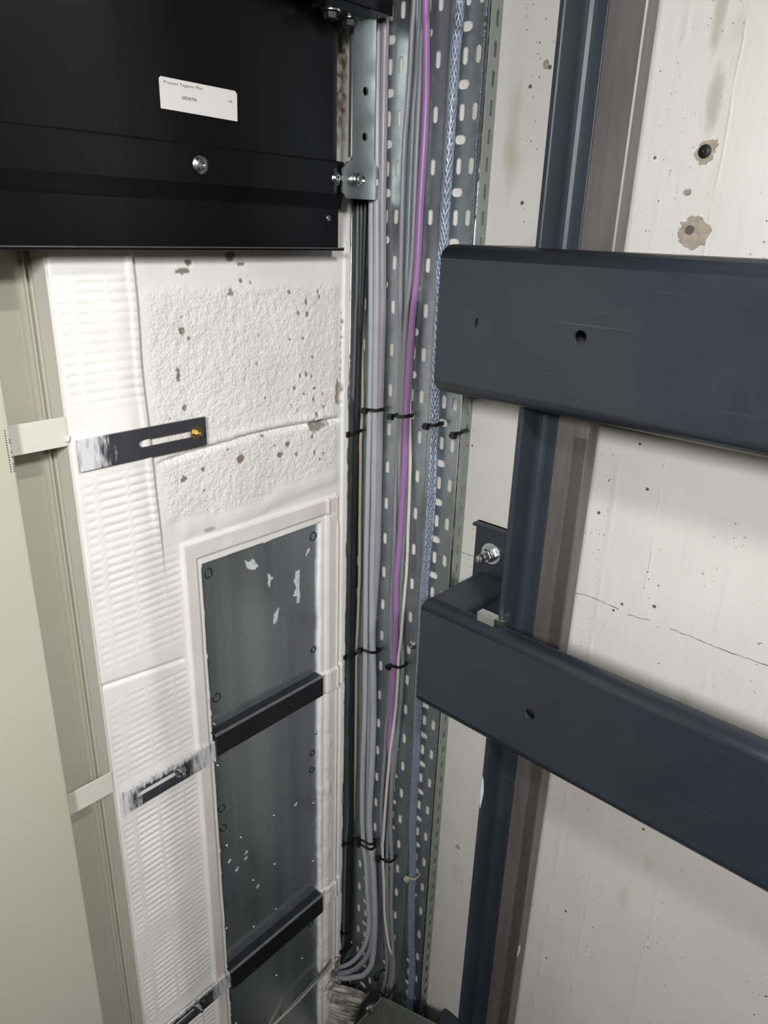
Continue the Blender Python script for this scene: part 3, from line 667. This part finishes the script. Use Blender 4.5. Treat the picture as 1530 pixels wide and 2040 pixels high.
# ------------------------------------------------------------------ cables: (X, radius, [(Y, Z) ...])
CAB = {
    'black_a':(-0.013,0.0072,[(-0.0107,0.054),(-0.0115,0.002),(-0.0110,-0.162),(-0.0109,-0.239),(-0.0099,-0.345),(-0.0081,-0.423),(-0.0077,-0.503),(-0.0072,-0.575),(-0.0067,-0.699),(-0.0083,-0.829),(-0.0102,-0.967),(-0.0121,-1.158),(-0.0149,-1.348),(-0.0147,-1.518),(-0.0137,-1.609),(-0.0137,-1.758),(-0.0148,-1.915),(-0.0096,-1.970)]),
    'black_b':(-0.012,0.0047,[(-0.0205,0.054),(-0.0193,-0.042),(-0.0157,-0.162),(-0.0135,-0.239),(-0.0127,-0.345),(-0.0102,-0.457)]),
    'darkgrey':(-0.020,0.0036,[(-0.0080,0.053),(-0.0091,-0.099),(-0.0068,-0.178),(-0.0048,-0.281),(-0.0033,-0.345)]),
    'beige':(None,0.0035,[(-0.0062,-0.0120,0.050),(-0.0062,-0.0125,-0.200),(-0.0070,-0.0190,-0.345),(-0.0085,-0.0169,-0.433),(-0.0085,-0.0181,-0.479),(-0.0085,-0.0193,-0.597),(-0.0085,-0.0225,-0.759),(-0.0085,-0.0211,-0.799),(-0.0085,-0.0194,-0.895),(-0.0085,-0.0169,-0.966),(-0.0085,-0.0192,-1.111),(-0.0085,-0.0214,-1.265),(-0.0075,-0.0185,-1.420),(-0.0065,-0.0140,-1.600),(-0.0065,-0.0130,-1.900)]),
    'A':(-0.016,0.0065,[(-0.0329,0.336),(-0.0399,0.135),(-0.0409,0.031),(-0.0450,-0.088),(-0.0493,-0.234),(-0.0499,-0.359),(-0.0499,-0.447),(-0.0499,-0.492),(-0.0499,-0.586),(-0.0498,-0.684),(-0.0534,-0.878),(-0.0560,-1.016),(-0.0578,-1.132),(-0.0557,-1.241),(-0.0554,-1.321),(-0.0577,-1.435),(-0.0651,-1.534),(-0.0763,-1.596),(-0.0851,-1.699),(-0.0937,-1.786)]),
    'B':(-0.016,0.0077,[(-0.0450,0.334),(-0.0514,0.135),(-0.0546,0.032),(-0.0598,-0.087),(-0.0632,-0.232),(-0.0657,-0.356),(-0.0674,-0.443),(-0.0676,-0.488),(-0.0694,-0.581),(-0.0691,-0.677),(-0.0719,-0.804),(-0.0764,-0.909),(-0.0834,-1.017),(-0.0870,-1.117),(-0.0872,-1.270),(-0.0841,-1.385),(-0.0845,-1.451),(-0.0903,-1.516),(-0.1016,-1.577),(-0.1123,-1.696),(-0.1165,-1.786),(-0.1167,-1.844),(-0.1156,-1.894)]),
    'D':(-0.012,0.0074,[(-0.0594,0.333),(-0.0629,0.135),(-0.0652,0.032),(-0.0735,-0.152),(-0.0740,-0.231),(-0.0746,-0.334),(-0.0761,-0.442),(-0.0772,-0.510),(-0.0791,-0.615),(-0.0793,-0.700),(-0.0753,-0.804),(-0.0705,-0.940),(-0.0718,-1.127),(-0.0744,-1.312),(-0.0774,-1.459),(-0.0872,-1.591),(-0.0981,-1.692),(-0.1050,-1.780)]),
    'E':(-0.010,0.0050,[(-0.1227,0.362),(-0.1204,0.326),(-0.1193,0.267),(-0.1163,0.197),(-0.1123,0.141),(-0.1128,0.041),(-0.1145,-0.038),(-0.1155,-0.093),(-0.1204,-0.187),(-0.1251,-0.265),(-0.1288,-0.335),(-0.1272,-0.410),(-0.1260,-0.475),(-0.1254,-0.555),(-0.1279,-0.636),(-0.1278,-0.709),(-0.1263,-0.785),(-0.1296,-0.875),(-0.1342,-0.940),(-0.1315,-1.067),(-0.1257,-1.114),(-0.1235,-1.205),(-0.1199,-1.301),(-0.1190,-1.382),(-0.1253,-1.495),(-0.1362,-1.627),(-0.1501,-1.782),(-0.1612,-1.908),(-0.1554,-1.993),(-0.1444,-2.056)]),
    'F':(-0.009,0.0050,[(-0.1362,0.360),(-0.1352,0.324),(-0.1343,0.250),(-0.1307,0.196),(-0.1305,0.141),(-0.1303,0.041),(-0.1311,-0.037),(-0.1323,-0.092),(-0.1346,-0.166),(-0.1426,-0.262),(-0.1510,-0.363),(-0.1556,-0.468),(-0.1525,-0.536),(-0.1520,-0.629),(-0.1515,-0.701),(-0.1518,-0.775),(-0.1565,-0.851),(-0.1643,-0.913),(-0.1657,-0.967),(-0.1647,-1.037),(-0.1615,-1.096),(-0.1555,-1.203),(-0.1530,-1.265),(-0.1500,-1.330),(-0.1471,-1.413),(-0.1434,-1.466),(-0.1460,-1.585),(-0.1516,-1.670),(-0.1591,-1.756),(-0.1686,-1.843)]),
    'G':(-0.015,0.0049,[(-0.1490,0.357),(-0.1472,0.300),(-0.1471,0.233),(-0.1461,0.140),(-0.1469,0.049),(-0.1474,-0.019),(-0.1464,-0.063),(-0.1435,-0.100),(-0.1396,-0.128),(-0.1372,-0.175),(-0.1364,-0.223),(-0.1368,-0.302),(-0.1365,-0.354),(-0.1367,-0.428),(-0.1400,-0.493),(-0.1435,-0.560),(-0.1443,-0.629),(-0.1442,-0.714),(-0.1460,-0.839),(-0.1490,-0.931),(-0.1526,-1.068),(-0.1535,-1.185),(-0.1529,-1.277),(-0.1554,-1.404),(-0.1600,-1.467),(-0.1656,-1.531),(-0.1686,-1.651),(-0.1736,-1.720),(-0.1814,-1.807),(-0.1849,-1.842),(-0.1858,-1.900),(-0.1840,-1.981),(-0.1813,-2.045)]),
    'purple':(-0.019,0.0065,[(-0.1556,0.355),(-0.1587,0.319),(-0.1640,0.246),(-0.1659,0.193),(-0.1661,0.138),(-0.1638,0.041),(-0.1639,-0.036),(-0.1624,-0.089),(-0.1579,-0.144),(-0.1561,-0.182),(-0.1543,-0.249),(-0.1524,-0.320),(-0.1529,-0.371),(-0.1535,-0.423),(-0.1539,-0.456),(-0.1519,-0.534),(-0.1500,-0.603),(-0.1475,-0.663),(-0.1447,-0.712),(-0.1463,-0.774),(-0.1482,-0.824),(-0.1490,-0.889),(-0.1485,-0.943),(-0.1488,-0.998),(-0.1470,-1.055),(-0.1460,-1.106),(-0.1450,-1.173),(-0.1435,-1.249),(-0.1427,-1.344)]),
    'white':(None,0.0035,[(-0.0100,-0.1509,-0.127),(-0.0100,-0.1515,-0.222),(-0.0100,-0.1516,-0.291),(-0.0100,-0.1538,-0.351),(-0.0100,-0.1594,-0.424),(-0.0119,-0.1629,-0.466),(-0.0147,-0.1668,-0.531),(-0.0175,-0.1696,-0.597),(-0.0193,-0.1724,-0.643),(-0.0217,-0.1739,-0.701),(-0.0226,-0.1732,-0.725),(-0.0240,-0.1720,-0.787),(-0.0240,-0.1687,-0.865),(-0.0240,-0.1648,-0.906),(-0.0240,-0.1654,-0.946),(-0.0240,-0.1643,-1.029),(-0.0240,-0.1600,-1.088),(-0.0240,-0.1524,-1.165),(-0.0240,-0.1487,-1.228),(-0.0240,-0.1449,-1.308),(-0.0240,-0.1423,-1.390),(-0.0240,-0.1409,-1.457),(-0.0240,-0.1390,-1.475),(-0.0240,-0.1435,-1.540),(-0.0240,-0.1497,-1.605),(-0.0240,-0.1535,-1.674),(-0.0240,-0.1584,-1.725),(-0.0240,-0.1678,-1.773),(-0.0240,-0.1790,-1.820)]),
    'rope':(-0.016,0.0094,[(-0.2233,0.346),(-0.2228,0.312),(-0.2206,0.270),(-0.2202,0.212),(-0.2197,0.152),(-0.2192,0.033),(-0.2197,-0.017),(-0.2161,-0.060),(-0.2161,-0.121),(-0.2180,-0.213),(-0.2207,-0.308),(-0.2231,-0.368),(-0.2228,-0.398),(-0.2245,-0.429),(-0.2256,-0.492),(-0.2247,-0.558),(-0.2230,-0.627),(-0.2215,-0.686),(-0.2204,-0.710),(-0.2210,-0.872),(-0.2232,-1.045),(-0.2256,-1.157),(-0.2257,-1.262),(-0.2274,-1.370),(-0.2302,-1.416),(-0.2358,-1.511),(-0.2365,-1.579),(-0.2410,-1.663),(-0.2449,-1.750),(-0.2529,-1.827),(-0.2540,-1.905),(-0.2543,-2.012),(-0.2558,-2.093)]),
    'rope2':(-0.010,0.0025,[(-0.2733,0.340),(-0.2736,0.286),(-0.2734,0.251),(-0.2738,0.216),(-0.2730,0.172),(-0.2725,0.135),(-0.2750,0.026),(-0.2748,-0.015),(-0.2768,-0.134),(-0.2800,-0.261),(-0.2837,-0.356)]),
}
TAIL = {
    'A': [(-.020, -.0945, -1.845), (-.026, -.085, -1.90), (-.034, -.060, -1.96), (-.042, -.030, -2.005), (-.050, .004, -2.035)],
    'B': [(-.020, -.111, -1.950), (-.028, -.090, -2.0), (-.036, -.060, -2.03), (-.044, -.030, -2.055), (-.052, .004, -2.07)],
    'D': [(-.014, -.107, -1.850), (-.020, -.100, -1.91), (-.029, -.078, -1.968), (-.037, -.048, -2.015), (-.047, -.018, -2.042), (-.052, .004, -2.055)],
    'black_a': [(-.024, -.006, -1.995), (-.040, .000, -2.015), (-.052, .006, -2.03)],
    'E': [(-.012, -.135, -2.11), (-.014, -.12, -2.2)], 'G': [(-.015, -.172, -2.12), (-.015, -.165, -2.25)],
    'white': [(-.012, -.1855, -1.86), (-.0075, -.1835, -1.93), (-.0075, -.178, -2.05)], 'purple': [(-.013, -.1500, -1.23), (-.009, -.1530, -1.31)],
    'F': [(-.010, -.176, -1.92), (-.012, -.170, -2.02), (-.014, -.16, -2.15)], 'rope': [(-.016, -.258, -2.25)],
}
INFO = {
    'black_a': ('cable_black', 'thick black cable running down against the white wall edge'),
    'black_b': ('cable_black', 'short black cable emerging below the hanger plate beside thick black cable'),
    'darkgrey': ('cable_dark', 'dark grey cable disappearing behind the torn white paint edge'),
    'beige': ('cable_beige', 'thin beige cable between the black cable and light grey cables'),
    'A': ('cable_grey', 'thick light grey cable leftmost of the grey pair in tray'),
    'B': ('cable_grey', 'thick light grey cable just right of the leftmost grey one'),
    'D': ('cable_grey2', 'warm grey thick cable behind the light grey pair right of hanger plate'),
    'E': ('cable_mid', 'slim grey cable on the left of the purple cable'),
    'F': ('cable_green', 'greenish grey cable second from left beside purple cable at top'),
    'G': ('cable_mid', 'slim grey cable tucked right against the purple cable'),
    'purple': ('purple', 'bright purple cable in the middle of the cable tray'),
    'white': ('cable_white', 'thin off white cable crossing over the purple cable'),
}
for key, (mat, label) in INFO.items():
    x, r, L = CAB[key]
    pts = list(L) if x is None else [(x, y, z) for y, z in L]
    x = pts[0][0]
    if pts[0][2] > 0.3: pts = [(x, pts[0][1], 1.40), (x, pts[0][1], .9), (x, pts[0][1], .55)] + pts
    if key in ('black_a', 'black_b', 'darkgrey'): pts = [(x, pts[0][1] - .002, 1.40), (x, pts[0][1] - .002, .6), (x, pts[0][1] - .001, .2)] + pts
    if key == 'purple': pts = [p for p in pts if p[2] > -1.18]
    pts += TAIL.get(key, [])
    if key == 'purple':
        n_ = len(resample(pts, .012)); r = [r * min(1, .45 + (n_ - i) / 14) for i in range(n_)]
    tag(obj('cable', tube(B(), pts, r, 12, .012), mat, None, True), label, 'cable', 'cables strapped in the tray')
for i, (pts, r, mat, lab) in enumerate((
    ([(-.006, -.012, -1.05), (-.012, -.0085, -1.35), (-.021, -.0045, -1.60), (-.024, -.004, -1.80), (-.025, -.004, -1.93), (-.036, -.002, -1.985), (-.052, .004, -2.01)], .0030, 'cable_dark', 'slender dark cable nearest the white wall edge low down'),
    ([(-.006, -.013, -1.10), (-.008, -.017, -1.45), (-.010, -.021, -1.62), (-.011, -.024, -1.76), (-.012, -.022, -1.90), (-.020, -.014, -1.985), (-.045, .004, -2.03)], .0026, 'cable_black', 'slender black cable curving in just above the wall entry'),
    ([(-.070, .002, -1.965), (-.090, -.012, -1.978), (-.150, -.015, -1.985), (-.235, -.010, -2.005), (-.30, .004, -2.03)], .0042, 'cable_beige', 'dusty beige cable lying across the lowest sheet'),
    ([(-.066, .002, -1.955), (-.092, -.010, -1.968), (-.155, -.013, -1.978), (-.230, -.008, -1.998), (-.26, .004, -2.02)], .0034, 'cable_dark', 'thin dark cable above the dusty beige one across lowest sheet'))):
    tag(obj('cable', tube(B(), pts, r, 10, .012), mat, None, True), lab, 'cable', 'cables at the wall entry')

# ------------------------------------------------------------------ steel ropes
def rope(name, key, r, turns, strands, rs, label, two_way, sheath):
    x, _, L = CAB[key]; pts = [(x, y, z) for y, z in L]
    pts = [(x, pts[0][1], 1.38), (x, pts[0][1], .8)] + pts + TAIL.get(key, [])
    Q = resample(pts, .0045)
    t_ = thing(name, tuple(Q[-1]), label, 'rope')
    obj('core', tube(B(), pts, r * .80, 10, .015), 'core', t_, True)
    bm = B(); ln = 0.0; prev = Q[0]; S = []
    for q in Q: ln += (q - prev).length; S.append(ln); prev = q
    for sgn in ((1, -1) if two_way else (1,)):
        for k in range(strands):
            P_ = []
            for i, q in enumerate(Q):
                d = (Q[min(i + 1, len(Q) - 1)] - Q[max(i - 1, 0)]).normalized(); u = d.cross(Vector((1, 0, 0))).normalized(); v = d.cross(u)
                a = sgn * 2 * math.pi * S[i] * turns + 2 * math.pi * k / strands
                rr = r * (.86 + (.09 * math.sin(a * strands * .5 * (1 if sgn > 0 else -1) + (0 if sgn > 0 else math.pi)) if two_way else 0))
                P_.append(q + (u * math.cos(a) + v * math.sin(a)) * rr)
            tube(bm, P_, rs, 4, 1, False)
    o = obj('strands', bm, 'strand', t_, True); o['kind'] = 'stuff'
    if sheath: obj('clear_sheath', tube(B(), pts, r * 1.22, 14, .012), 'sheath', t_, True)
rope('braided_steel_rope', 'rope', .0080, 8.5, 7, .0017, 'thick braided steel earthing rope in clear sheath right of purple cable', True, True)
rope('thin_steel_rope', 'rope2', .0026, 40.0, 4, .0010, 'thin twisted steel rope near the right flange of the tray', False, False)

# ------------------------------------------------------------------ cable ties
def tie(z, ya, yb, xf, label, mat='tie', tilt=.004, head='left', xb=-.0032, slack=0.0):
    """strap looped round the cables from Y = ya (wall side) to yb, standing out to X = xf"""
    t_ = thing('cable_tie', (xf, (ya + yb) / 2, z), label, 'cable tie', 'cable ties along the tray')
    n = 28; pts = []
    for i in range(n + 1):
        a = 2 * math.pi * i / n; c, s_ = math.cos(a), math.sin(a)
        e = .55
        yy = (ya + yb) / 2 + (ya - yb) / 2 * math.copysign(abs(c) ** e, c)
        xx = (xf + xb) / 2 - (xb - xf) / 2 * math.copysign(abs(s_) ** e, s_)
        pts.append((xx, yy, z - tilt * c - slack * max(0, s_)))
    bm = B(); ring = []
    for i in range(n):
        p = Vector(pts[i]); cdir = Vector(((xf + xb) / 2 - p.x, (ya + yb) / 2 - p.y, 0)).normalized()
        ring.append([bm.verts.new(p + Vector((0, 0, h)) + cdir * d) for h, d in ((-.0034, 0), (.0034, 0), (.0034, .0014), (-.0034, .0014))])
    for i in range(n):
        a, b = ring[i], ring[(i + 1) % n]
        for k in range(4): bm.faces.new((a[k], a[(k + 1) % 4], b[(k + 1) % 4], b[k]))
    obj('strap', bm, mat, t_)
    hy = ya - .003
    obj('head', box(B(), xf - .0055, xf + .0035, hy - .0060, hy + .0060, z - tilt - .0066, z - tilt + .0056), mat, t_, bevel=.0012)
    obj('tail', tube(B(), [(xf - .002, hy + .003, z - tilt), (xf - .007, hy + .006, z - tilt - .001)], .0016, 6, .01), mat, t_)
    return t_
tie(-.352, -.0425, -.0860, -.0275, 'upper black tie round the thick light grey cables')
tie(-.350, -.1180, -.1640, -.0300, 'upper black tie round the purple cable')
tie(-.352, -.2105, -.2400, -.0300, 'upper black tie round the braided steel rope')
tie(-.354, -.2820, -.3010, -.0360, 'black tie round the tray flange lip below upper blue beam')
tie(-.410, -.0005, -.0240, -.0360, 'upper black tie on the thick black cable beside white wall')
tie(-.930, -.0440, -.0985, -.0285, 'middle black tie round the thick light grey cables', tilt=.008)
tie(-.966, -.0005, -.0270, -.0350, 'middle black tie on the thick black cable', tilt=.006)
tie(-.930, -.1390, -.1810, -.0310, 'middle black tie round purple and off white cables', tilt=.008)
tie(-1.512, -.0520, -.1060, -.0270, 'black tie round the grey cables in the lowest full row', tilt=.009)
tie(-1.528, -.0530, -.1060, -.0275, 'second black tie just below another round the grey cables', tilt=.008)
tie(-1.560, -.0005, -.0260, -.0330, 'black tie on the black cables low on the wall edge', tilt=.006)
tie(-1.518, -.1300, -.1760, -.0310, 'black tie round off white cable below the lower blue beam', tilt=.010)
tie(-1.515, -.2260, -.2560, -.0290, 'pale nylon tie round the braided rope near the bottom', 'tie_clear', tilt=.010)
tie(-1.900, -.0005, -.0250, -.0330, 'second lowest black tie on the black cables', tilt=.006)
tie(-1.968, -.0005, -.0230, -.0360, 'lowest black tie where black cables turn into the wall', tilt=.006)
tie(-1.955, -.1460, -.1960, -.0420, 'loose open black tie sagging round grey cables at bottom', tilt=-.012, slack=.03)

# ------------------------------------------------------------------ guide rail
t = thing('guide_rail', (-0.096, -0.54, ZB), 'vertical tee guide rail with blue base and bare steel blade', 'rail')
zr0, zr1 = ZB, 1.6
ext = lambda x, y, z: (x, y, z)
xb0, xb1 = -.1125, -.0795
fil = [(xb0 - .014 + .014 * math.sin(a), -.5096 - .014 + .014 * math.cos(a)) for a in (0, .4, .8, 1.2, math.pi / 2)]
fil2 = [(xb1 + .014 - .014 * math.sin(a), -.5096 - .014 + .014 * math.cos(a)) for a in (math.pi / 2, 1.2, .8, .4, 0)]
prof = [(-.170, -.5010), (-.170, -.5075), (-.1685, -.5096)] + fil + [(xb0, -.5385), (xb1, -.5385)] + fil2 + [(-.0235, -.5096), (-.022, -.5075), (-.022, -.5010)]
obj('base', extrude_poly(B(), prof, ext, zr0, zr1), 'blue', t, bevel=.0012)
prof = [(xb0 + .001, -.5380), (xb0 - .0006, -.5400), (xb0 - .0006, -.5895), (xb0 + .0012, -.5920), (xb1 - .0016, -.5920), (xb1 + .0006, -.5895), (xb1 + .0006, -.5400), (xb1 - .001, -.5380)]
obj('blade', extrude_poly(B(), prof, ext, zr0, zr1), 'blade', t, bevel=.0005)
obj('paint_smear', plate(B(), [(-.5030, -.945), (-.5060, -.960), (-.5078, -.980), (-.5060, -1.002), (-.5040, -1.022), (-.5018, -1.005), (-.5012, -.980), (-.5018, -.958)], [], lambda u, v, w_: (-.1708 + w_, u, v), .001), 'scrap', t)
obj('paint_chip', plate(B(), [(-.111, -1.362), (-.104, -1.368), (-.105, -1.386), (-.112, -1.394)], [], lambda u, v, w_: (u, -.5925 + w_, v), .001), 'scrap', t)

# ------------------------------------------------------------------ U brackets carrying the rail
def rail_bracket(zt_, hole, label, full):
    H = .224; XF = -.200; Rb = .020; XBK = -.176; zb_ = zt_ - H; Y1 = -1.56
    s = thing('rail_bracket', (-.1, -.9, zb_), label, 'bracket', 'blue guide rail brackets on the right wall')
    bm = B()
    arc = [(XF + Rb - Rb * math.sin(a), zt_ - Rb + Rb * math.cos(a)) for a in (0, .35, .7, 1.05, 1.3, math.pi / 2)]
    top = [(XBK, zt_, .010)] + [(x, z, .010 * (1 - i / 5) ** 2) for i, (x, z) in enumerate(arc)]
    bot = [(x, 2 * (zt_ - H / 2) - z, dy) for x, z, dy in top]
    for pr_ in (top, bot):
        for (xa, za, da), (xb_, zb2, db) in zip(pr_, pr_[1:]):
            bm.faces.new([bm.verts.new(p) for p in ((xa, -.358 - da, za), (xb_, -.358 - db, zb2), (xb_, Y1, zb2), (xa, Y1, za))])
    holes = [circle(*h) for h in hole]
    plate(bm, [(-.358, zb_ + Rb), (Y1, zb_ + Rb), (Y1, zt_ - Rb), (-.358, zt_ - Rb)], holes, lambda u, v, w_: (XF, u, v), 0)
    bmesh.ops.remove_doubles(bm, verts=bm.verts, dist=1e-5)
    bmesh.ops.recalc_face_normals(bm, faces=bm.faces)
    f0 = max(bm.faces, key=lambda f: f.calc_area())
    if f0.normal.x > 0: bmesh.ops.reverse_faces(bm, faces=bm.faces)
    me = bpy.data.meshes.new('front_beam'); bm.to_mesh(me); bm.free()
    for p in me.polygons: p.use_smooth = abs(p.normal.x) < .999 and abs(p.normal.z) < .999
    o = link('front_beam', me, 'blue', s)
    md = o.modifiers.new('thick', 'SOLIDIFY'); md.thickness = .006; md.offset = -1
    for yc, yl, yr in ((0, -.362, -.440), (1, -1.548, -1.470)):
        obj('arm', box(B(), XF + .010, -.022 if full else -.0088, min(yl, yr), max(yl, yr), zt_ - .125, zt_ - .001), 'blue', s, bevel=.006, seg=3)
        y_a, y_b = (-.334 if full else -.366, -.440) if yc == 0 else (-1.47, -1.58)
        zw = zt_ + .092 if full else zt_ - .034
        obj('wall_plate', box(B(), -.0085, 0.0, y_b, y_a, zw - .217, zw), 'blue', s, bevel=.0015)
        if not full: continue
        g = B(); extrude_poly(g, [(0, 0), (-.022, 0), (-.022, -.006), (0, -.006)], lambda u, v, w_: (u, w_, zw + v), y_b, y_a)
        obj('plate_lip', g, 'blue', s, bevel=.0012)
        yb2 = (y_a + y_b) / 2 + (.012 if yc == 0 else 0)
        ab = obj('anchor_bolt', lathe(B(), (-.008, yb2, zw - .057), (-1, 0, 0), [(0, .0160), (.012, .0160), (.013, .0140), (.0132, .0135), (.022, .0135), (.023, .0120)], 6), 'chrome', s, bevel=.0005)
        obj('stud', lathe(B(), (-.030, yb2, zw - .057), (-1, 0, 0), [(0, .0078), (.022, .0078), (.0235, .0066)], 14), 'chrome', ab, True)
        obj('washer', lathe(B(), (-.0085, yb2, zw - .057), (-1, 0, 0), [(0, .0215), (.0030, .0215)], 24), 'chrome', ab)
    # rail clip gripping the base flange
    cl = B(); extrude_poly(cl, [(-.188, -.470), (-.188, -.505), (-.184, -.520), (-.178, -.520), (-.166, -.513), (-.150, -.513), (-.150, -.509), (-.171, -.509), (-.171, -.470)], lambda x, y, z: (x, y, z), zt_ - .05, zt_ + (.014 if full else -.01))
    c = obj('rail_clip', cl, 'chrome', s, bevel=.001); c['label'] = 'bright zinc rail clip'
    obj('packing_plate', box(B(), -.170, -.030, -.500, -.441, zt_ - .115, zt_ - .012), 'blue', s, bevel=.002)
    return s
rail_bracket(-.018, [(-.602, -.128, .0098, 24), (-.4315, -.126, .0035, 14, 2.0)], 'upper blue grey steel beam bracket with scratched face at eye level', False)
rail_bracket(-.617, [(-.597, -.740, .0098, 24)], 'lower blue grey steel beam bracket across the middle right', True)
rail_bracket(-1.885, [], 'bottom bracket whose dark arm shows beside the tray foot', False)
# opposite rail of the pair, carried by the same brackets
t = thing('guide_rail', (-0.096, -1.44, ZB), 'second vertical guide rail at the far end of the beams', 'rail')
prof2 = [(-.170, -1.468), (-.170, -1.460), (xb0, -1.458), (xb0, -1.43), (xb1, -1.43), (xb1, -1.458), (-.022, -1.460), (-.022, -1.468)]
obj('base', extrude_poly(B(), prof2, ext, zr0, zr1), 'blue', t, bevel=.0012)
obj('blade', box(B(), xb0 - .0006, xb1 + .0006, -1.43, -1.377, zr0, zr1), 'blade', t, bevel=.0008)

# ------------------------------------------------------------------ shaft foot: plastered cable entry, corner angle
t = thing('plastered_cable_entry', (-0.05, -0.03, -2.30), 'lumpy grey white plaster over cables entering the wall at the bottom', 'plaster lump')
rr = random.Random(7)
for i in range(17):
    z = -2.062 - i * .0145
    obj('plastered_strand', tube(B(), [(-.080 - rr.uniform(0, .012), .006, z + .004), (-.070, -.020 - rr.uniform(0, .010), z - rr.uniform(0, .006)), (-.045, -.055 - rr.uniform(0, .014), z - .010 - rr.uniform(0, .006)), (-.014, -.095 - rr.uniform(0, .02), z - .032), (-.008, -.125, z - .07)],
        .0062 + rr.uniform(-.0016, .0030), 9, .01), 'plaster', t, True)
lm = B()
for i in range(16):
    c = Vector((-.070 + rr.uniform(-.020, .020), rr.uniform(-.016, .0), -1.985 - i * .018 + rr.uniform(-.01, .01)))
    r0 = rr.uniform(.008, .014)
    m = bmesh.ops.create_icosphere(lm, subdivisions=2, radius=r0, matrix=Matrix.Translation(c) @ Matrix.Diagonal((1.2, .6, 1, 1)))
    for v in m['verts']: v.co += Vector((rr.uniform(-1, 1), rr.uniform(-1, 1), rr.uniform(-1, 1))) * .0022
obj('plaster_lump', lm, 'plaster', t, True)
t = thing('corner_angle', (-0.13, -0.24, -2.25), 'grey zinc corner angle standing at the bottom edge beneath the cables', 'bracket')
c0 = (-.100, -.225)
g = B(); extrude_poly(g, [(-.100, -1.889), (-.25, -1.889), (-.25, -2.25), (-.100, -2.25)], lambda u, v, w_: (u, c0[1] + w_, v), 0, .003); obj('leg', g, 'zinc_angle', t, bevel=.0006)
g = B(); extrude_poly(g, [(c0[1], -1.889), (-.402, -1.812), (-.402, -2.25), (c0[1], -2.25)], lambda u, v, w_: (c0[0] + w_, u, v), 0, .003); obj('leg', g, 'zinc_angle', t, bevel=.0006)
g = B(); extrude_poly(g, [(-.120, -1.842), (-.150, -1.822), (-.175, -1.835), (-.26, -2.0), (-.26, -2.12), (-.120, -2.12)], lambda u, v, w_: (u, -.2215 + w_, v), 0, .004)
obj('dark_plate', g, 'black_bar', t, bevel=.0006)
b = obj('hex_bolt', lathe(B(), (-.145, -.2215, -1.888), (0, -1, 0), [(0, .0115), (.008, .0115), (.0092, .0100), (.0092, .0062), (.013, .0062)], 6), 'chrome', t, bevel=.0005)
obj('washer', lathe(B(), (-.145, -.2212, -1.888), (0, -1, 0), [(0, .0180), (.0026, .0180)], 24), 'chrome', b)
